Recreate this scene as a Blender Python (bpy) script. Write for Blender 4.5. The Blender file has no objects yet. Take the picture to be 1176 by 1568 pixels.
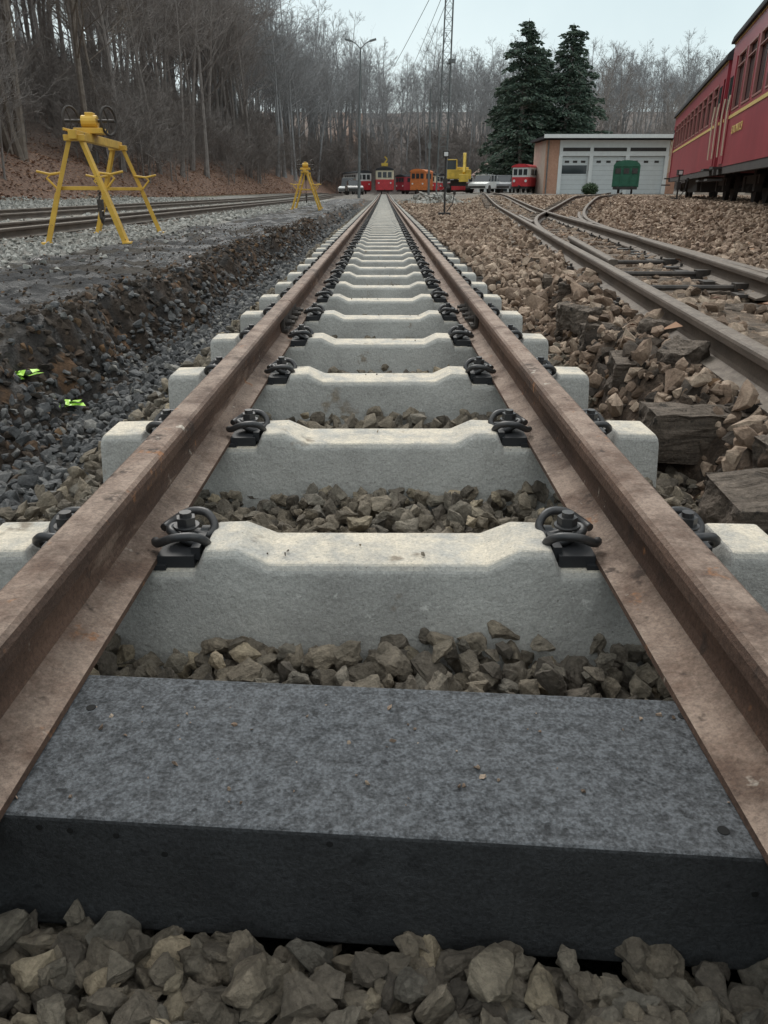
import bpy, bmesh, math, random
import numpy as np
from mathutils import Vector, Matrix, noise
random.seed(7); rng=np.random.default_rng(7)
scene=bpy.context.scene
COL=scene.collection
# ---------------------------------------------------------------- helpers
def sm(a,b,t):
    t=(t-a)/(b-a); t=0 if t<0 else 1 if t>1 else t
    return t*t*(3-2*t)
def lerp(a,b,t): return a+(b-a)*t
def empty(name,loc=(0,0,0),rz=0,parent=None):
    e=bpy.data.objects.new(name,None); e.location=loc; e.rotation_euler=(0,0,rz); e.empty_display_size=.2
    COL.objects.link(e)
    if parent: e.parent=parent
    return e
class MB:
    def __init__(s): s.v=[]; s.f=[]; s.m=[]
    def box(s,c,d,mat=0,R=None,rz=0,taper=1.0,jit=0):
        i=len(s.v); c=Vector(c)
        if R is None: R=Matrix.Rotation(rz,3,'Z')
        for sz in(-1,1):
            k=taper if sz>0 else 1
            for sx,sy in((-1,-1),(1,-1),(1,1),(-1,1)):
                j=Vector((random.uniform(-jit,jit),random.uniform(-jit,jit),random.uniform(-jit,jit))) if jit else Vector()
                s.v.append(c+R@Vector((sx*d[0]/2*k,sy*d[1]/2*k,sz*d[2]/2))+j)
        for q in((3,2,1,0),(4,5,6,7),(0,1,5,4),(1,2,6,5),(2,3,7,6),(3,0,4,7)):
            s.f.append([i+k for k in q]); s.m.append(mat)
    def beam(s,a,b,w,h,mat=0):
        a=Vector(a);b=Vector(b);d=(b-a);L=d.length;R=d.to_track_quat('Y','Z').to_matrix()
        s.box((a+b)/2,(w,L,h),mat,R)
    def tube(s,pts,r,n=6,mat=0,cap=True):
        pts=[Vector(p) for p in pts]
        if not hasattr(r,'__len__'): r=[r]*len(pts)
        base=len(s.v); prev=None
        for k,p in enumerate(pts):
            if k==0: d=pts[1]-p
            elif k==len(pts)-1: d=p-pts[k-1]
            else: d=pts[k+1]-pts[k-1]
            if d.length<1e-9: d=Vector((0,0,1))
            d.normalize()
            if prev is None:
                prev=d.orthogonal().normalized()
            u=prev-d*prev.dot(d)
            if u.length<1e-6: u=d.orthogonal()
            u.normalize(); prev=u; w=d.cross(u)
            for j in range(n):
                a=2*math.pi*j/n
                s.v.append(p+(u*math.cos(a)+w*math.sin(a))*r[k])
        for k in range(len(pts)-1):
            for j in range(n):
                a=base+k*n+j; b=base+k*n+(j+1)%n
                s.f.append([a,b,b+n,a+n]); s.m.append(mat)
        if cap:
            s.f.append([base+j for j in range(n)][::-1]); s.m.append(mat)
            t=base+(len(pts)-1)*n
            s.f.append([t+j for j in range(n)]); s.m.append(mat)
    def cyl(s,a,b,r,n=12,mat=0): s.tube([a,b],r,n,mat)
    def loft(s,secs,mat=0,closed=True,cap=True):
        base=len(s.v); n=len(secs[0])
        for q in secs: s.v+= [Vector(p) for p in q]
        for k in range(len(secs)-1):
            for j in range(n if closed else n-1):
                a=base+k*n+j;b=base+k*n+(j+1)%n
                s.f.append([a,b,b+n,a+n]); s.m.append(mat)
        if cap:
            s.f.append([base+j for j in range(n)][::-1]); s.m.append(mat)
            t=base+(len(secs)-1)*n
            s.f.append([t+j for j in range(n)]); s.m.append(mat)
    def quad(s,a,b,c,d,mat=0):
        i=len(s.v); s.v+=[Vector(a),Vector(b),Vector(c),Vector(d)]; s.f.append([i,i+1,i+2,i+3]); s.m.append(mat)
    def mesh(s,name,mats,smooth=False,fix=True):
        me=bpy.data.meshes.new(name); me.from_pydata([tuple(v) for v in s.v],[],s.f)
        for m in mats: me.materials.append(m)
        me.polygons.foreach_set('material_index',s.m)
        if fix:
            bm=bmesh.new(); bm.from_mesh(me); bmesh.ops.recalc_face_normals(bm,faces=bm.faces); bm.to_mesh(me); bm.free()
        if smooth: me.polygons.foreach_set('use_smooth',[True]*len(me.polygons))
        me.update(); return me
    def obj(s,name,mats,parent=None,loc=(0,0,0),rz=0,smooth=False,bevel=0,fix=True,seg=2):
        o=bpy.data.objects.new(name,s.mesh(name,mats,smooth,fix)); o.location=loc; o.rotation_euler=(0,0,rz)
        COL.objects.link(o)
        if parent: o.parent=parent
        if bevel:
            b=o.modifiers.new('bevel','BEVEL'); b.width=bevel; b.segments=seg; b.limit_method='ANGLE'; b.angle_limit=math.radians(28)
        return o
def inst(name,me,parent,loc,rz=0,sc=1,rx=0,ry=0):
    o=bpy.data.objects.new(name,me); o.location=loc; o.rotation_euler=(rx,ry,rz)
    o.scale=(sc,sc,sc) if not hasattr(sc,'__len__') else sc
    COL.objects.link(o); o.parent=parent; return o
# ---------------------------------------------------------------- materials
def N(nt,t,**k):
    n=nt.nodes.new(t)
    for a,b in k.items(): setattr(n,a,b)
    return n
def ramp(nt,stops,fac,interp='LINEAR'):
    r=N(nt,'ShaderNodeValToRGB'); r.color_ramp.interpolation=interp
    e=r.color_ramp.elements
    e[0].position=stops[0][0]; e[0].color=(*stops[0][1],1)
    e[1].position=stops[-1][0]; e[1].color=(*stops[-1][1],1)
    for p,c in stops[1:-1]:
        x=e.new(p); x.color=(*c,1)
    nt.links.new(fac,r.inputs[0]); return r.outputs[0]
def mix(nt,a,b,fac,mode='MIX'):
    m=N(nt,'ShaderNodeMix',data_type='RGBA',blend_type=mode)
    for s,v in((m.inputs[0],fac),(m.inputs[6],a),(m.inputs[7],b)):
        if hasattr(v,'default_value') or hasattr(v,'is_linked'): nt.links.new(v,s)
        elif hasattr(v,'__len__'): s.default_value=(*v,1)
        else: s.default_value=v
    return m.outputs[2]
def nz(nt,pos,scale,detail=6,rough=.6,stretch=None):
    n=N(nt,'ShaderNodeTexNoise'); n.inputs['Scale'].default_value=scale; n.inputs['Detail'].default_value=detail; n.inputs['Roughness'].default_value=rough
    if stretch:
        mp=N(nt,'ShaderNodeMapping'); mp.inputs['Scale'].default_value=stretch; nt.links.new(pos,mp.inputs[0]); pos=mp.outputs[0]
    nt.links.new(pos,n.inputs['Vector']); return n.outputs['Fac']
def pmat(name,c1,c2,scale=6,rough=.85,bump=.3,bscale=40,bdist=.01,metal=0,spots=None,top=None,island=None,attr=None,stretch=None,streak=None,r2=None,fine=None,tscale=None,spec=None):
    m=bpy.data.materials.new(name); m.use_nodes=True; nt=m.node_tree; bs=nt.nodes['Principled BSDF']
    g=N(nt,'ShaderNodeNewGeometry'); P=g.outputs['Position']
    f=nz(nt,P,scale,8,.65,stretch)
    col=ramp(nt,[(.3,c1),(.7,c2)],f)
    if island:
        ic=ramp(nt,island,g.outputs['Random Per Island'])
        col=mix(nt,ic,col,1,'MULTIPLY')
    if attr:
        a=N(nt,'ShaderNodeAttribute',attribute_name=attr); col=mix(nt,a.outputs['Color'],col,1,'MULTIPLY')
    if streak:
        c,sc,th=streak; s=nz(nt,P,sc,6,.7,(1,.15,1)); k=ramp(nt,[(th,(0,0,0)),(th+.12,(1,1,1))],s); col=mix(nt,col,c,k)
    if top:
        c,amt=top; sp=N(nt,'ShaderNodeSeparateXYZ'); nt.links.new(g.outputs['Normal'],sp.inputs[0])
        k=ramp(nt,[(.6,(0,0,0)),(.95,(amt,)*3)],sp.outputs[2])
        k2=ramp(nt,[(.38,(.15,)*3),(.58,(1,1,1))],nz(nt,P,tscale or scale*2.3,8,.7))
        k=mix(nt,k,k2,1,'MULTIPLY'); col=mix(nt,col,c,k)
    if spots:
        for c,sc,th in spots:
            s=nz(nt,P,sc,4,.65); k=ramp(nt,[(th,(0,0,0)),(th+.06,(.85,.85,.85))],s); col=mix(nt,col,c,k)
    if fine:
        sc,lo,hi=fine; s=nz(nt,P,sc,4,.8); k=ramp(nt,[(.3,(lo,)*3),(.7,(hi,)*3)],s); col=mix(nt,col,k,1,'MULTIPLY')
    nt.links.new(col,bs.inputs['Base Color'])
    bs.inputs['Roughness'].default_value=rough; bs.inputs['Metallic'].default_value=metal
    if spec is not None: bs.inputs['Specular IOR Level'].default_value=spec
    if r2 is not None:
        rr=ramp(nt,[(.35,(rough,)*3),(.65,(r2,)*3)],nz(nt,P,scale*.7,5)); nt.links.new(rr,bs.inputs['Roughness'])
    if bump:
        b=N(nt,'ShaderNodeBump'); b.inputs['Strength'].default_value=bump; b.inputs['Distance'].default_value=bdist
        nt.links.new(nz(nt,P,bscale,8,.7),b.inputs['Height']); nt.links.new(b.outputs[0],bs.inputs['Normal'])
    return m
def plain(name,c,rough=.6,metal=0,var=.25,scale=3,spec=None):
    return pmat(name,tuple(x*(1-var) for x in c),tuple(min(1,x*(1+var)) for x in c),scale,rough,0,metal=metal,spec=spec)
M={}
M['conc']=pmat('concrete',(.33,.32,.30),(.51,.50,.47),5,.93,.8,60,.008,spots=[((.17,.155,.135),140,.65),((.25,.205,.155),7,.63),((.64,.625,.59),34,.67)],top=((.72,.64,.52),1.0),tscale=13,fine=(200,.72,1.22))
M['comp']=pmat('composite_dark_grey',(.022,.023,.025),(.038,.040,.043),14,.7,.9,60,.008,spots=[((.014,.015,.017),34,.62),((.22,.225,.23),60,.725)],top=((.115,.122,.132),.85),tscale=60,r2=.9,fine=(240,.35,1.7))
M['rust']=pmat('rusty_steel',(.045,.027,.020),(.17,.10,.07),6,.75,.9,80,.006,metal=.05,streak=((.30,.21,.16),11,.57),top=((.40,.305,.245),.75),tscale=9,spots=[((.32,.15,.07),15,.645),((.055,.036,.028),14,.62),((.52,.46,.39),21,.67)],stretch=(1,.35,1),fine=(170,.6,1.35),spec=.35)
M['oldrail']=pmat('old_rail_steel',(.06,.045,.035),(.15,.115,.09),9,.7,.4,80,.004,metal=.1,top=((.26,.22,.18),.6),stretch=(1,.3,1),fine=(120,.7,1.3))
M['black']=pmat('black_steel',(.03,.026,.024),(.08,.065,.055),30,.6,.2,100,.002,metal=.2)
M['plastic']=plain('black_plastic',(.022,.023,.026),.55)
M['clip']=pmat('fastener_steel',(.03,.032,.036),(.085,.08,.078),30,.45,.15,100,.002,metal=.4)
M['hole']=plain('dark_hole',(.004,.004,.004),.9)
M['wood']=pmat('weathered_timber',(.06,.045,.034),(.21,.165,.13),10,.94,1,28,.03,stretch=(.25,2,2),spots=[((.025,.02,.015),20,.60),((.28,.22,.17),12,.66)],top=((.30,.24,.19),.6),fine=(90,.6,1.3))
isl_c=[(0,(.5,.47,.45)),(.3,(.82,.77,.70)),(.6,(1.08,1.0,.88)),(.9,(.8,.8,.78)),(.96,(1.5,1.38,1.15)),(1,(2.0,1.8,1.5))]
M['st_c']=pmat('ballast_stone',(.135,.12,.10),(.32,.285,.24),28,.95,1,60,.012,island=isl_c,fine=(140,.7,1.3))
M['st_l']=pmat('ballast_stone_dark',(.068,.068,.07),(.17,.17,.17),26,.85,.9,60,.012,island=[(0,(.55,.55,.55)),(.5,(1,1,1)),(.9,(1.3,1.27,1.22)),(1,(2.4,2.25,2.0))],fine=(140,.7,1.3))
M['st_r']=pmat('ballast_stone_tan',(.25,.185,.14),(.51,.405,.32),18,.95,.9,60,.014,island=[(0,(.35,.31,.28)),(.35,(.75,.67,.61)),(.7,(1.0,.95,.90)),(.92,(1.2,1.18,1.14)),(1,(1.5,1.48,1.42))],fine=(140,.75,1.25))
M['st_g']=pmat('gravel_light_grey',(.26,.255,.235),(.48,.47,.44),18,.95,.7,60,.012,island=[(0,(.6,.6,.6)),(.5,(.95,.93,.9)),(1,(1.3,1.28,1.26))])
M['clod']=pmat('earth_clod',(.05,.04,.032),(.14,.105,.08),20,.97,1,50,.015,island=[(0,(.45,.45,.45)),(.7,(.9,.88,.85)),(.9,(1.3,1.05,.85)),(.97,(2.0,1.5,.95)),(1,(2.4,2.1,1.7))])
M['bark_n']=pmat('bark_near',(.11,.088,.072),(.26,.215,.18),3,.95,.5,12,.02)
M['bark_haze_m']=pmat('bark_mid_hazed',(.16,.138,.126),(.30,.265,.245),3,.95,0)  # paler bark: some distance haze mixed into the colour
M['bark_haze_f']=pmat('bark_far_hazed',(.22,.215,.215),(.35,.345,.345),3,.95,0)  # palest, greyest bark: stronger distance haze painted in
M['yellow']=pmat('yellow_paint',(.52,.30,.04),(.76,.47,.07),5,.55,.25,40,.004,spots=[((.16,.08,.03),14,.64)])
M['yel2']=plain('machine_yellow',(.62,.42,.06),.45)
M['red']=pmat('red_coach_paint',(.27,.03,.045),(.38,.048,.065),1.2,.38,0)
M['red2']=plain('bright_red_paint',(.52,.04,.05),.4)
M['orange']=plain('orange_paint',(.6,.18,.05),.5)
M['cream']=plain('cream_paint',(.66,.60,.45),.45,var=.08)
M['frame']=plain('window_frame_paint',(.34,.16,.14),.45,var=.1)
M['ystripe']=plain('yellow_stripe',(.68,.52,.18),.45,var=.1)
M['white']=plain('white_paint',(.70,.71,.70),.5,var=.06)
M['door']=plain('garage_door_grey',(.58,.60,.60),.5,var=.06)
M['glass']=plain('window_glass',(.04,.045,.05),.12,var=.1)
M['roof']=plain('grey_roof',(.05,.052,.056),.95,spec=.08)
M['dark']=plain('underframe_dark',(.045,.04,.038),.8)
M['green']=plain('dark_green_paint',(.02,.10,.06),.7)
M['brick']=pmat('brick_wall',(.40,.21,.14),(.54,.32,.23),8,.9,.3,30,.01)
M['plaster']=pmat('plaster_wall',(.42,.34,.28),(.54,.46,.39),2,.9,.2,20,.01)
M['galv']=plain('galvanised_steel',(.17,.18,.18),.6,.3)
M['tile']=plain('brown_roof_tiles',(.18,.10,.075),.8)
M['blueroof']=plain('blue_grey_roof',(.035,.055,.10),.95,spec=.1)
M['neon']=plain('neon_green_film',(.42,.72,.10),.4)
M['leaf']=pmat('dry_leaf',(.9,.9,.9),(1.1,1.1,1.1),20,.8,0,island=[(0,(.15,.08,.06)),(.5,(.29,.155,.09)),(1,(.43,.25,.15))])
M['needle']=pmat('conifer_needles',(.04,.068,.054),(.11,.145,.11),.8,.9,0,island=[(0,(.5,.6,.6)),(1,(1.45,1.4,1.3))])  # green lightened to carry a little distance haze in the colour
M['bush']=pmat('evergreen_bush',(.03,.06,.03),(.07,.11,.05),3,.85,0)
# ---------------------------------------------------------------- terrain
def nn(x,y,s,o=0): return noise.noise(Vector((x*s,y*s,o)))
def fedge(y): return -13.5+min(max(0,(y-50)*.10),9)
def xr(y): return max(.76,.46+.105*y+.02)
def base(x,y):
    z=.2*sm(40,100,y)
    z+=.2*sm(6,11,-x)
    z+=.28*sm(3.2,6.5,x)
    d=fedge(y)-x
    hl=0
    if d>0: hl=1.8*sm(0,3.6,d)+min(.40*max(0,d-3.4),28)
    hb=0
    if y>120: hb=min(.22*(y-120),17)
    hr=0
    if x>45: hr=min(.15*(x-45),12)
    return z+max(hl,hb,hr)
def ledge(y): return -1.27+.11*nn(1,y,1.3,3)+.06*nn(2,y,5,5)
def ground(x,y):
    z=base(x,y)
    near=1-sm(25,60,y)
    if -1.9<x<xr(y)+.65:
        lo=-.23
        dR=lerp(-.22,-.05,sm(2.6,6.5,y))
        dep=lo if x<.3 else dR
        wr=.08*nn(9,y,4,8)
        le=ledge(y)+.05*nn(x,y,7,9)
        tl=sm(le-.13,le+.12,x)
        tr=1-sm(xr(y)-.02,xr(y)+.13,x+wr)
        t=min(tl,tr)
        z+=dep*t*lerp(.45,1,near)
        if .02<t<.98: z+=(.06*nn(x,y,8,1)+.045*nn(x,y,20,4))*near
        if x<0: z+=.055*math.exp(-((x-le+.2)/.16)**2)*(.7+nn(x,y,2.5,6))*near
    if x<-1.1: z+=.045*nn(x,y,1.3,2)+.035*nn(x,y,4.5,7)+.022*nn(x,y,14,7)
    if x<-13: z+=.25*nn(x,y,.35,2)+.1*nn(x,y,1.2,4)
    if x>.8: z+=.04*nn(x,y,1.7,2)+.02*nn(x,y,6,4)
    return z
def zone(x,y):
    n=nn(x,y,.9,11)*.5+nn(x,y,4,12)*.25
    if x<-13.5+n or x<fedge(y)+n*1.5:
        d=fedge(y)-x
        t=sm(2,9,d); return tuple(lerp(a,b,t) for a,b in zip((.25,.16,.12),(.18,.14,.12)))
    if y>118: return (.16,.135,.125)
    if x<-11: return (.18,.16,.11)
    if y>60: return (.20,.185,.165)
    if x<-2.85+n*.7-.012*y: return (.30,.29,.27)
    le=ledge(y)
    if x<le-.14+.12*nn(x,y,6,31):
        k=nn(x,y,2.2,33)
        return (.037,.037,.039) if k<.25 else (.078,.068,.058)
    if x<le+.16: 
        k=nn(x,y,6,20)
        return (.075,.056,.043) if k<.0 else (.048,.042,.038) if k<.33 else (.20,.12,.07)
    if x<xr(y)-.02: return (.06,.055,.05) if y<8 or x<.8 else (.2,.17,.14)
    if x<xr(y)+.2 and y<8: return (.12,.085,.062)
    return (.24,.185,.14)
def axis(a0,a1,step,lo,hi,g):
    c=list(np.arange(a0,a1,step)); s=step;p=a1
    while p<hi: c.append(p); s*=g; p+=s
    c.append(hi); s=step;p=a0;l=[]
    while p>lo: s*=g; p-=s; l.append(max(p,lo))
    return sorted(set(l+c))
X=axis(-2.4,1.6,.024,-420,420,1.045); Y=axis(.8,7,.03,-60,700,1.033)
nx,ny=len(X),len(Y)
V=[];C=[]
for y in Y:
    for x in X:
        V.append((x,y,ground(x,y))); C+= [*zone(x,y),1]
F=[(j*nx+i,j*nx+i+1,(j+1)*nx+i+1,(j+1)*nx+i) for j in range(ny-1) for i in range(nx-1)]
me=bpy.data.meshes.new('ground'); me.from_pydata(V,[],F)
ca=me.color_attributes.new('Col','FLOAT_COLOR','POINT'); ca.data.foreach_set('color',C)
me.polygons.foreach_set('use_smooth',[True]*len(me.polygons))
gm=pmat('ground_earth',(.45,.45,.45),(1.5,1.45,1.4),6,.9,1,26,.06,attr='Col',fine=(60,.5,1.5))
nt=gm.node_tree; bs=nt.nodes['Principled BSDF']
at=N(nt,'ShaderNodeAttribute',attribute_name='Col'); bw=N(nt,'ShaderNodeRGBToBW'); nt.links.new(at.outputs['Color'],bw.inputs[0])
g=N(nt,'ShaderNodeNewGeometry')
wet=ramp(nt,[(.44,(.85,)*3),(.60,(.24,)*3)],nz(nt,g.outputs['Position'],1.8,5,.6))
k=ramp(nt,[(.042,(1,1,1)),(.058,(0,0,0))],bw.outputs[0])
rr=mix(nt,(.95,.95,.95),wet,k); nt.links.new(rr,bs.inputs['Roughness']); bs.inputs['Specular IOR Level'].default_value=.4
me.materials.append(gm)
o=bpy.data.objects.new('ground',me); COL.objects.link(o)
# ---------------------------------------------------------------- stones
def hull_templates(n,npts,cuts,seed,rough=.05):
    r=random.Random(seed); out=[]
    for k in range(n):
        bm=bmesh.new(); sx,sy,sz=1,r.uniform(.65,.95),r.uniform(.5,.85)
        for i in range(npts):
            v=Vector((r.uniform(-1,1),r.uniform(-1,1),r.uniform(-1,1)))
            m=max(abs(v.x),abs(v.y),abs(v.z)); v=v/m*.6+v.normalized()*.4
            v*=r.uniform(.82,1.12); bm.verts.new((v.x*sx,v.y*sy,v.z*sz))
        res=bmesh.ops.convex_hull(bm,input=bm.verts)
        bmesh.ops.delete(bm,geom=list({g for g in res['geom_interior']+res['geom_unused'] if isinstance(g,bmesh.types.BMVert)}),context='VERTS')
        if cuts:
            bmesh.ops.triangulate(bm,faces=bm.faces)
            bmesh.ops.subdivide_edges(bm,edges=bm.edges,cuts=cuts,use_grid_fill=True)
            bmesh.ops.triangulate(bm,faces=bm.faces)
            bmesh.ops.smooth_vert(bm,verts=bm.verts,factor=.25,use_axis_x=True,use_axis_y=True,use_axis_z=True)
            bm.normal_update()
            for v in bm.verts:
                p=v.co+Vector((k*7,0,0)); v.co+=v.normal*(rough*1.3*noise.noise(p*1.8)+rough*.9*noise.noise(p*4.5)+rough*.5*noise.noise(p*10))
        else: bmesh.ops.triangulate(bm,faces=bm.faces)
        bm.verts.ensure_lookup_table()
        vv=np.array([v.co[:] for v in bm.verts],dtype=np.float32); ff=np.array([[v.index for v in f.verts] for f in bm.faces],dtype=np.int32)
        bm.free(); out.append((vv,ff))
    return out
T_hi=hull_templates(20,13,3,3,.10); T_lo=hull_templates(16,11,0,5); T_mid=hull_templates(16,12,1,9,.09)
def rotmats(n,flat):
    q=rng.normal(size=(n,4)); q[:,1:3]*=flat; q/=np.linalg.norm(q,axis=1)[:,None]
    w,x,y,z=q.T
    return np.stack([1-2*(y*y+z*z),2*(x*y-z*w),2*(x*z+y*w),2*(x*y+z*w),1-2*(x*x+z*z),2*(y*z-x*w),2*(x*z-y*w),2*(y*z+x*w),1-2*(x*x+y*y)],1).reshape(n,3,3)
def stones(name,pts,size,mat,T,flat=.7,parent=None):
    pts=np.array(pts,dtype=np.float32); n=len(pts)
    if n==0: return
    size=np.array(size,dtype=np.float32)*np.ones(n,dtype=np.float32)
    R=rotmats(n,flat); tid=rng.integers(0,len(T),n); Vs=[];Fs=[];off=0
    for t,(vv,ff) in enumerate(T):
        ix=np.where(tid==t)[0]
        if len(ix)==0: continue
        w=np.einsum('nij,vj->nvi',R[ix],vv)*size[ix][:,None,None]+pts[ix][:,None,:]
        k=len(vv); Vs.append(w.reshape(-1,3))
        f=(ff[None]+ (np.arange(len(ix))*k)[:,None,None]+off).reshape(-1,3); Fs.append(f); off+=len(ix)*k
    Vv=np.concatenate(Vs).astype(np.float32);Ff=np.concatenate(Fs).astype(np.int32)
    me=bpy.data.meshes.new(name); me.vertices.add(len(Vv)); me.vertices.foreach_set('co',Vv.ravel())
    me.loops.add(Ff.size); me.loops.foreach_set('vertex_index',Ff.ravel())
    me.polygons.add(len(Ff)); me.polygons.foreach_set('loop_start',np.arange(0,Ff.size,3,dtype=np.int32)); me.polygons.foreach_set('loop_total',np.full(len(Ff),3,dtype=np.int32))
    me.polygons.foreach_set('use_smooth',np.zeros(len(Ff),dtype=bool))
    me.update(calc_edges=True); me.materials.append(mat)
    o=bpy.data.objects.new(name,me); COL.objects.link(o)
    if parent: o.parent=parent
    return o
def jit(x0,x1,y0,y1,s,keep=1.0,j=.48):
    out=[]
    y=y0
    while y<y1:
        x=x0
        while x<x1:
            if random.random()<keep: out.append((x+random.uniform(-j,j)*s,y+random.uniform(-j,j)*s))
            x+=s
        y+=s
    return out
SP=.635; SY=[1.155+SP*i for i in range(int((105-1.155)/SP))]
def in_sleeper(x,y,m=0):
    if abs(x)>.65+m: return False
    if .545-m<y+.075*x<.765+m: return True
    if y<1: return False
    k=round((y-1.155)/SP); return abs(y-(1.155+SP*k))<.08+m
bal=empty('ballast_gravel')
P=[];S=[]
for lay,zz in((0,-.190),(1,-.165),(2,-.140),(3,-.120)):
    for x,y in jit(-.95,.95,.10,1.75,.034,1 if lay<2 else .85 if lay==2 else .42):
        front=y+.075*x<.545
        if in_sleeper(x,y,0): continue
        zoff=-.0 if abs(x)<.7 else -.05*(abs(x)-.7)/.2-.015
        if front: zoff+=-.012
        s=random.uniform(.013,.031)
        P.append((x,y,zz+zoff+random.uniform(-.012,.012)+(.012 if y>1.2 and abs(x)<.7 else 0))); S.append(s)
for x,y in jit(-.72,.72,.30,.56,.030,.9):
    if y+.075*x>.535: continue
    P.append((x,y,-.143+random.uniform(-.010,.012))); S.append(random.uniform(.016,.027))
for x,y in jit(-.72,.72,-.045,.0,.024,1):
    P.append((x,.53-.075*x+y,-.146+random.uniform(-.008,.012))); S.append(random.uniform(.015,.026))
stones('near_stones',P,S,M['st_c'],T_hi,parent=bal)
P=[];S=[]
for lay,zz in((0,-.155),(1,-.118),(2,-.096)):
    for x,y in jit(-.85,.9,1.75,9,.043,(1,.9,.4)[lay]):
        if in_sleeper(x,y,0): continue
        P.append((x,y,zz+random.uniform(-.012,.012)-(.07 if abs(x)>.68 else 0))); S.append(random.uniform(.016,.034))
for x,y in jit(-.8,1.0,9,40,.10,.9):
    if in_sleeper(x,y,0): continue
    P.append((x,y,-.12+random.uniform(-.012,.012))); S.append(random.uniform(.035,.05))
stones('crib_stones',P,S,M['st_c'],T_mid,parent=bal)
P=[];S=[]
def addl(l,s0,s1):
    for x,y in l:
        e=x-(ledge(y)+.0)
        if e<0 and random.random()>.12: continue
        P.append((x,y,ground(x,y)+random.uniform(.0,.02))); S.append(random.uniform(s0,s1))
addl(jit(-1.45,-.66,.6,6,.032,1),.010,.024); addl(jit(-1.45,-.66,.6,6,.06,.9),.02,.036); addl(jit(-1.45,-.66,6,14,.05,.9),.018,.036); addl(jit(-1.45,-.66,14,36,.10,.9),.03,.055)
stones('dark_stones',P,S,M['st_l'],T_mid,parent=bal)
# old track geometry
def cold(y): return 1.26+.105*y
def cdiv(y):
    t=max(0,min(y-8,12)); return cold(y)+t*t/120+max(0,y-20)*.2
def near_rail(x,y):
    for c in((cold(y),cdiv(y)) if y>8 else (cold(y),)):
        if abs(abs(x-c)-.41)<.05: return True
    return False
P=[];S=[]
def addr(l,s0,s1,up=.01):
    for x,y in l:
        if near_rail(x,y): continue
        if x<xr(y) and (y<3.2 or x<.74): continue
        k=(y+.3)%.66; dx=abs(x-cold(y)); onsl=abs(k-.33)<.12 and dx<.75
        if onsl and random.random()<(.90 if dx<.36 else .6): continue
        s=random.uniform(s0,s1)
        P.append((x,y,ground(x,y)+up*random.random()+(.01 if onsl else 0)+s*.15-(.035 if dx<.36 else 0))); S.append(s)
addr(jit(.7,3.6,.7,5,.040,.95),.012,.028,.02); addr(jit(.7,3.6,.7,5,.08,.7),.026,.048,.05); addr(jit(.7,1.5,.9,9,.17,.55),.045,.075,.03)
addr(jit(.74,7.5,5,12,.062,.95),.02,.046,.035); addr(jit(.74,11,12,26,.11,.95),.03,.06,.03); addr(jit(.8,15,26,48,.24,.9),.05,.09,.03)
for x,y in jit(.70,.95,1.0,5,.033,.4):
    P.append((x,y,ground(x,y)+.01)); S.append(random.uniform(.010,.026))
stones('tan_stones_near',[p for p in P if p[1]<6],[s for p,s in zip(P,S) if p[1]<6],M['st_r'],T_mid,parent=bal)
stones('tan_stones',[p for p in P if p[1]>=6],[s for p,s in zip(P,S) if p[1]>=6],M['st_r'],T_lo,parent=bal)
P=[];S=[]
for x,y in jit(-9,-2.4,4,14,.066,.95):
    lim=-2.85-.012*y+.6*nn(x,y,.9,11)
    if x>lim and random.random()>.06: continue
    P.append((x,y,ground(x,y)+.008)); S.append(random.uniform(.016,.036))
for x,y in jit(-14,-3.0,14,45,.17,.88):
    P.append((x,y,ground(x,y)+.01)); S.append(random.uniform(.035,.07))
stones('light_gravel',P,S,M['st_g'],T_lo,parent=bal)
P=[];S=[]
for x,y in jit(-1.75,-1.05,.7,16,.036,.85)+jit(-3.0,-1.5,1,14,.08,.5)+jit(.70,1.25,.9,5,.035,.6):
    if -1.8<x<0 and abs(x-ledge(y)+.03)>.2 and random.random()>.25: continue
    P.append((x,y,ground(x,y)+.003)); S.append(random.uniform(.007,.03)*(.6 if x<-1.6 else 1))
for x,y in jit(.76,1.0,1.2,4.5,.10,.6):
    P.append((x,y,ground(x,y)+.01)); S.append(random.uniform(.03,.06))
stones('earth_clods',P,S,M['clod'],T_mid,parent=bal)
# ---------------------------------------------------------------- rails
prof=[(-.060,0),(-.060,.009),(-.030,.0165),(-.011,.026),(-.0075,.04),(-.0075,.075),(-.012,.084),(-.030,.090),(-.031,.108),(-.028,.116),(-.022,.1205),(-.012,.122),(.012,.122),(.022,.1205),(.028,.116),(.031,.108),(.030,.090),(.012,.084),(.0075,.075),(.0075,.04),(.011,.026),(.030,.0165),(.060,.009),(.060,0)]
def rail(name,path,mat,parent,z0=0,off=0):
    mb=MB(); secs=[]
    for i,(x,y) in enumerate(path):
        a=path[max(0,i-1)];b=path[min(len(path)-1,i+1)]
        dx,dy=b[0]-a[0],b[1]-a[1];L=math.hypot(dx,dy); nxn,nyn=dy/L,-dx/L
        cx,cy=x+nxn*off,y+nyn*off; zb=base(cx,cy)+z0 if abs(x)>2 or y>30 else z0
        secs.append([(cx+nxn*u,cy+nyn*u,zb+w) for u,w in prof])
    mb.loft(secs,0)
    return mb.obj(name,[mat],parent)
track=empty('railway_track')
def seg(y0,y1,st): 
    n=max(2,int((y1-y0)/st)); return [(0,y0+(y1-y0)*i/n) for i in range(n+1)]
JY=3.40
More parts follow.
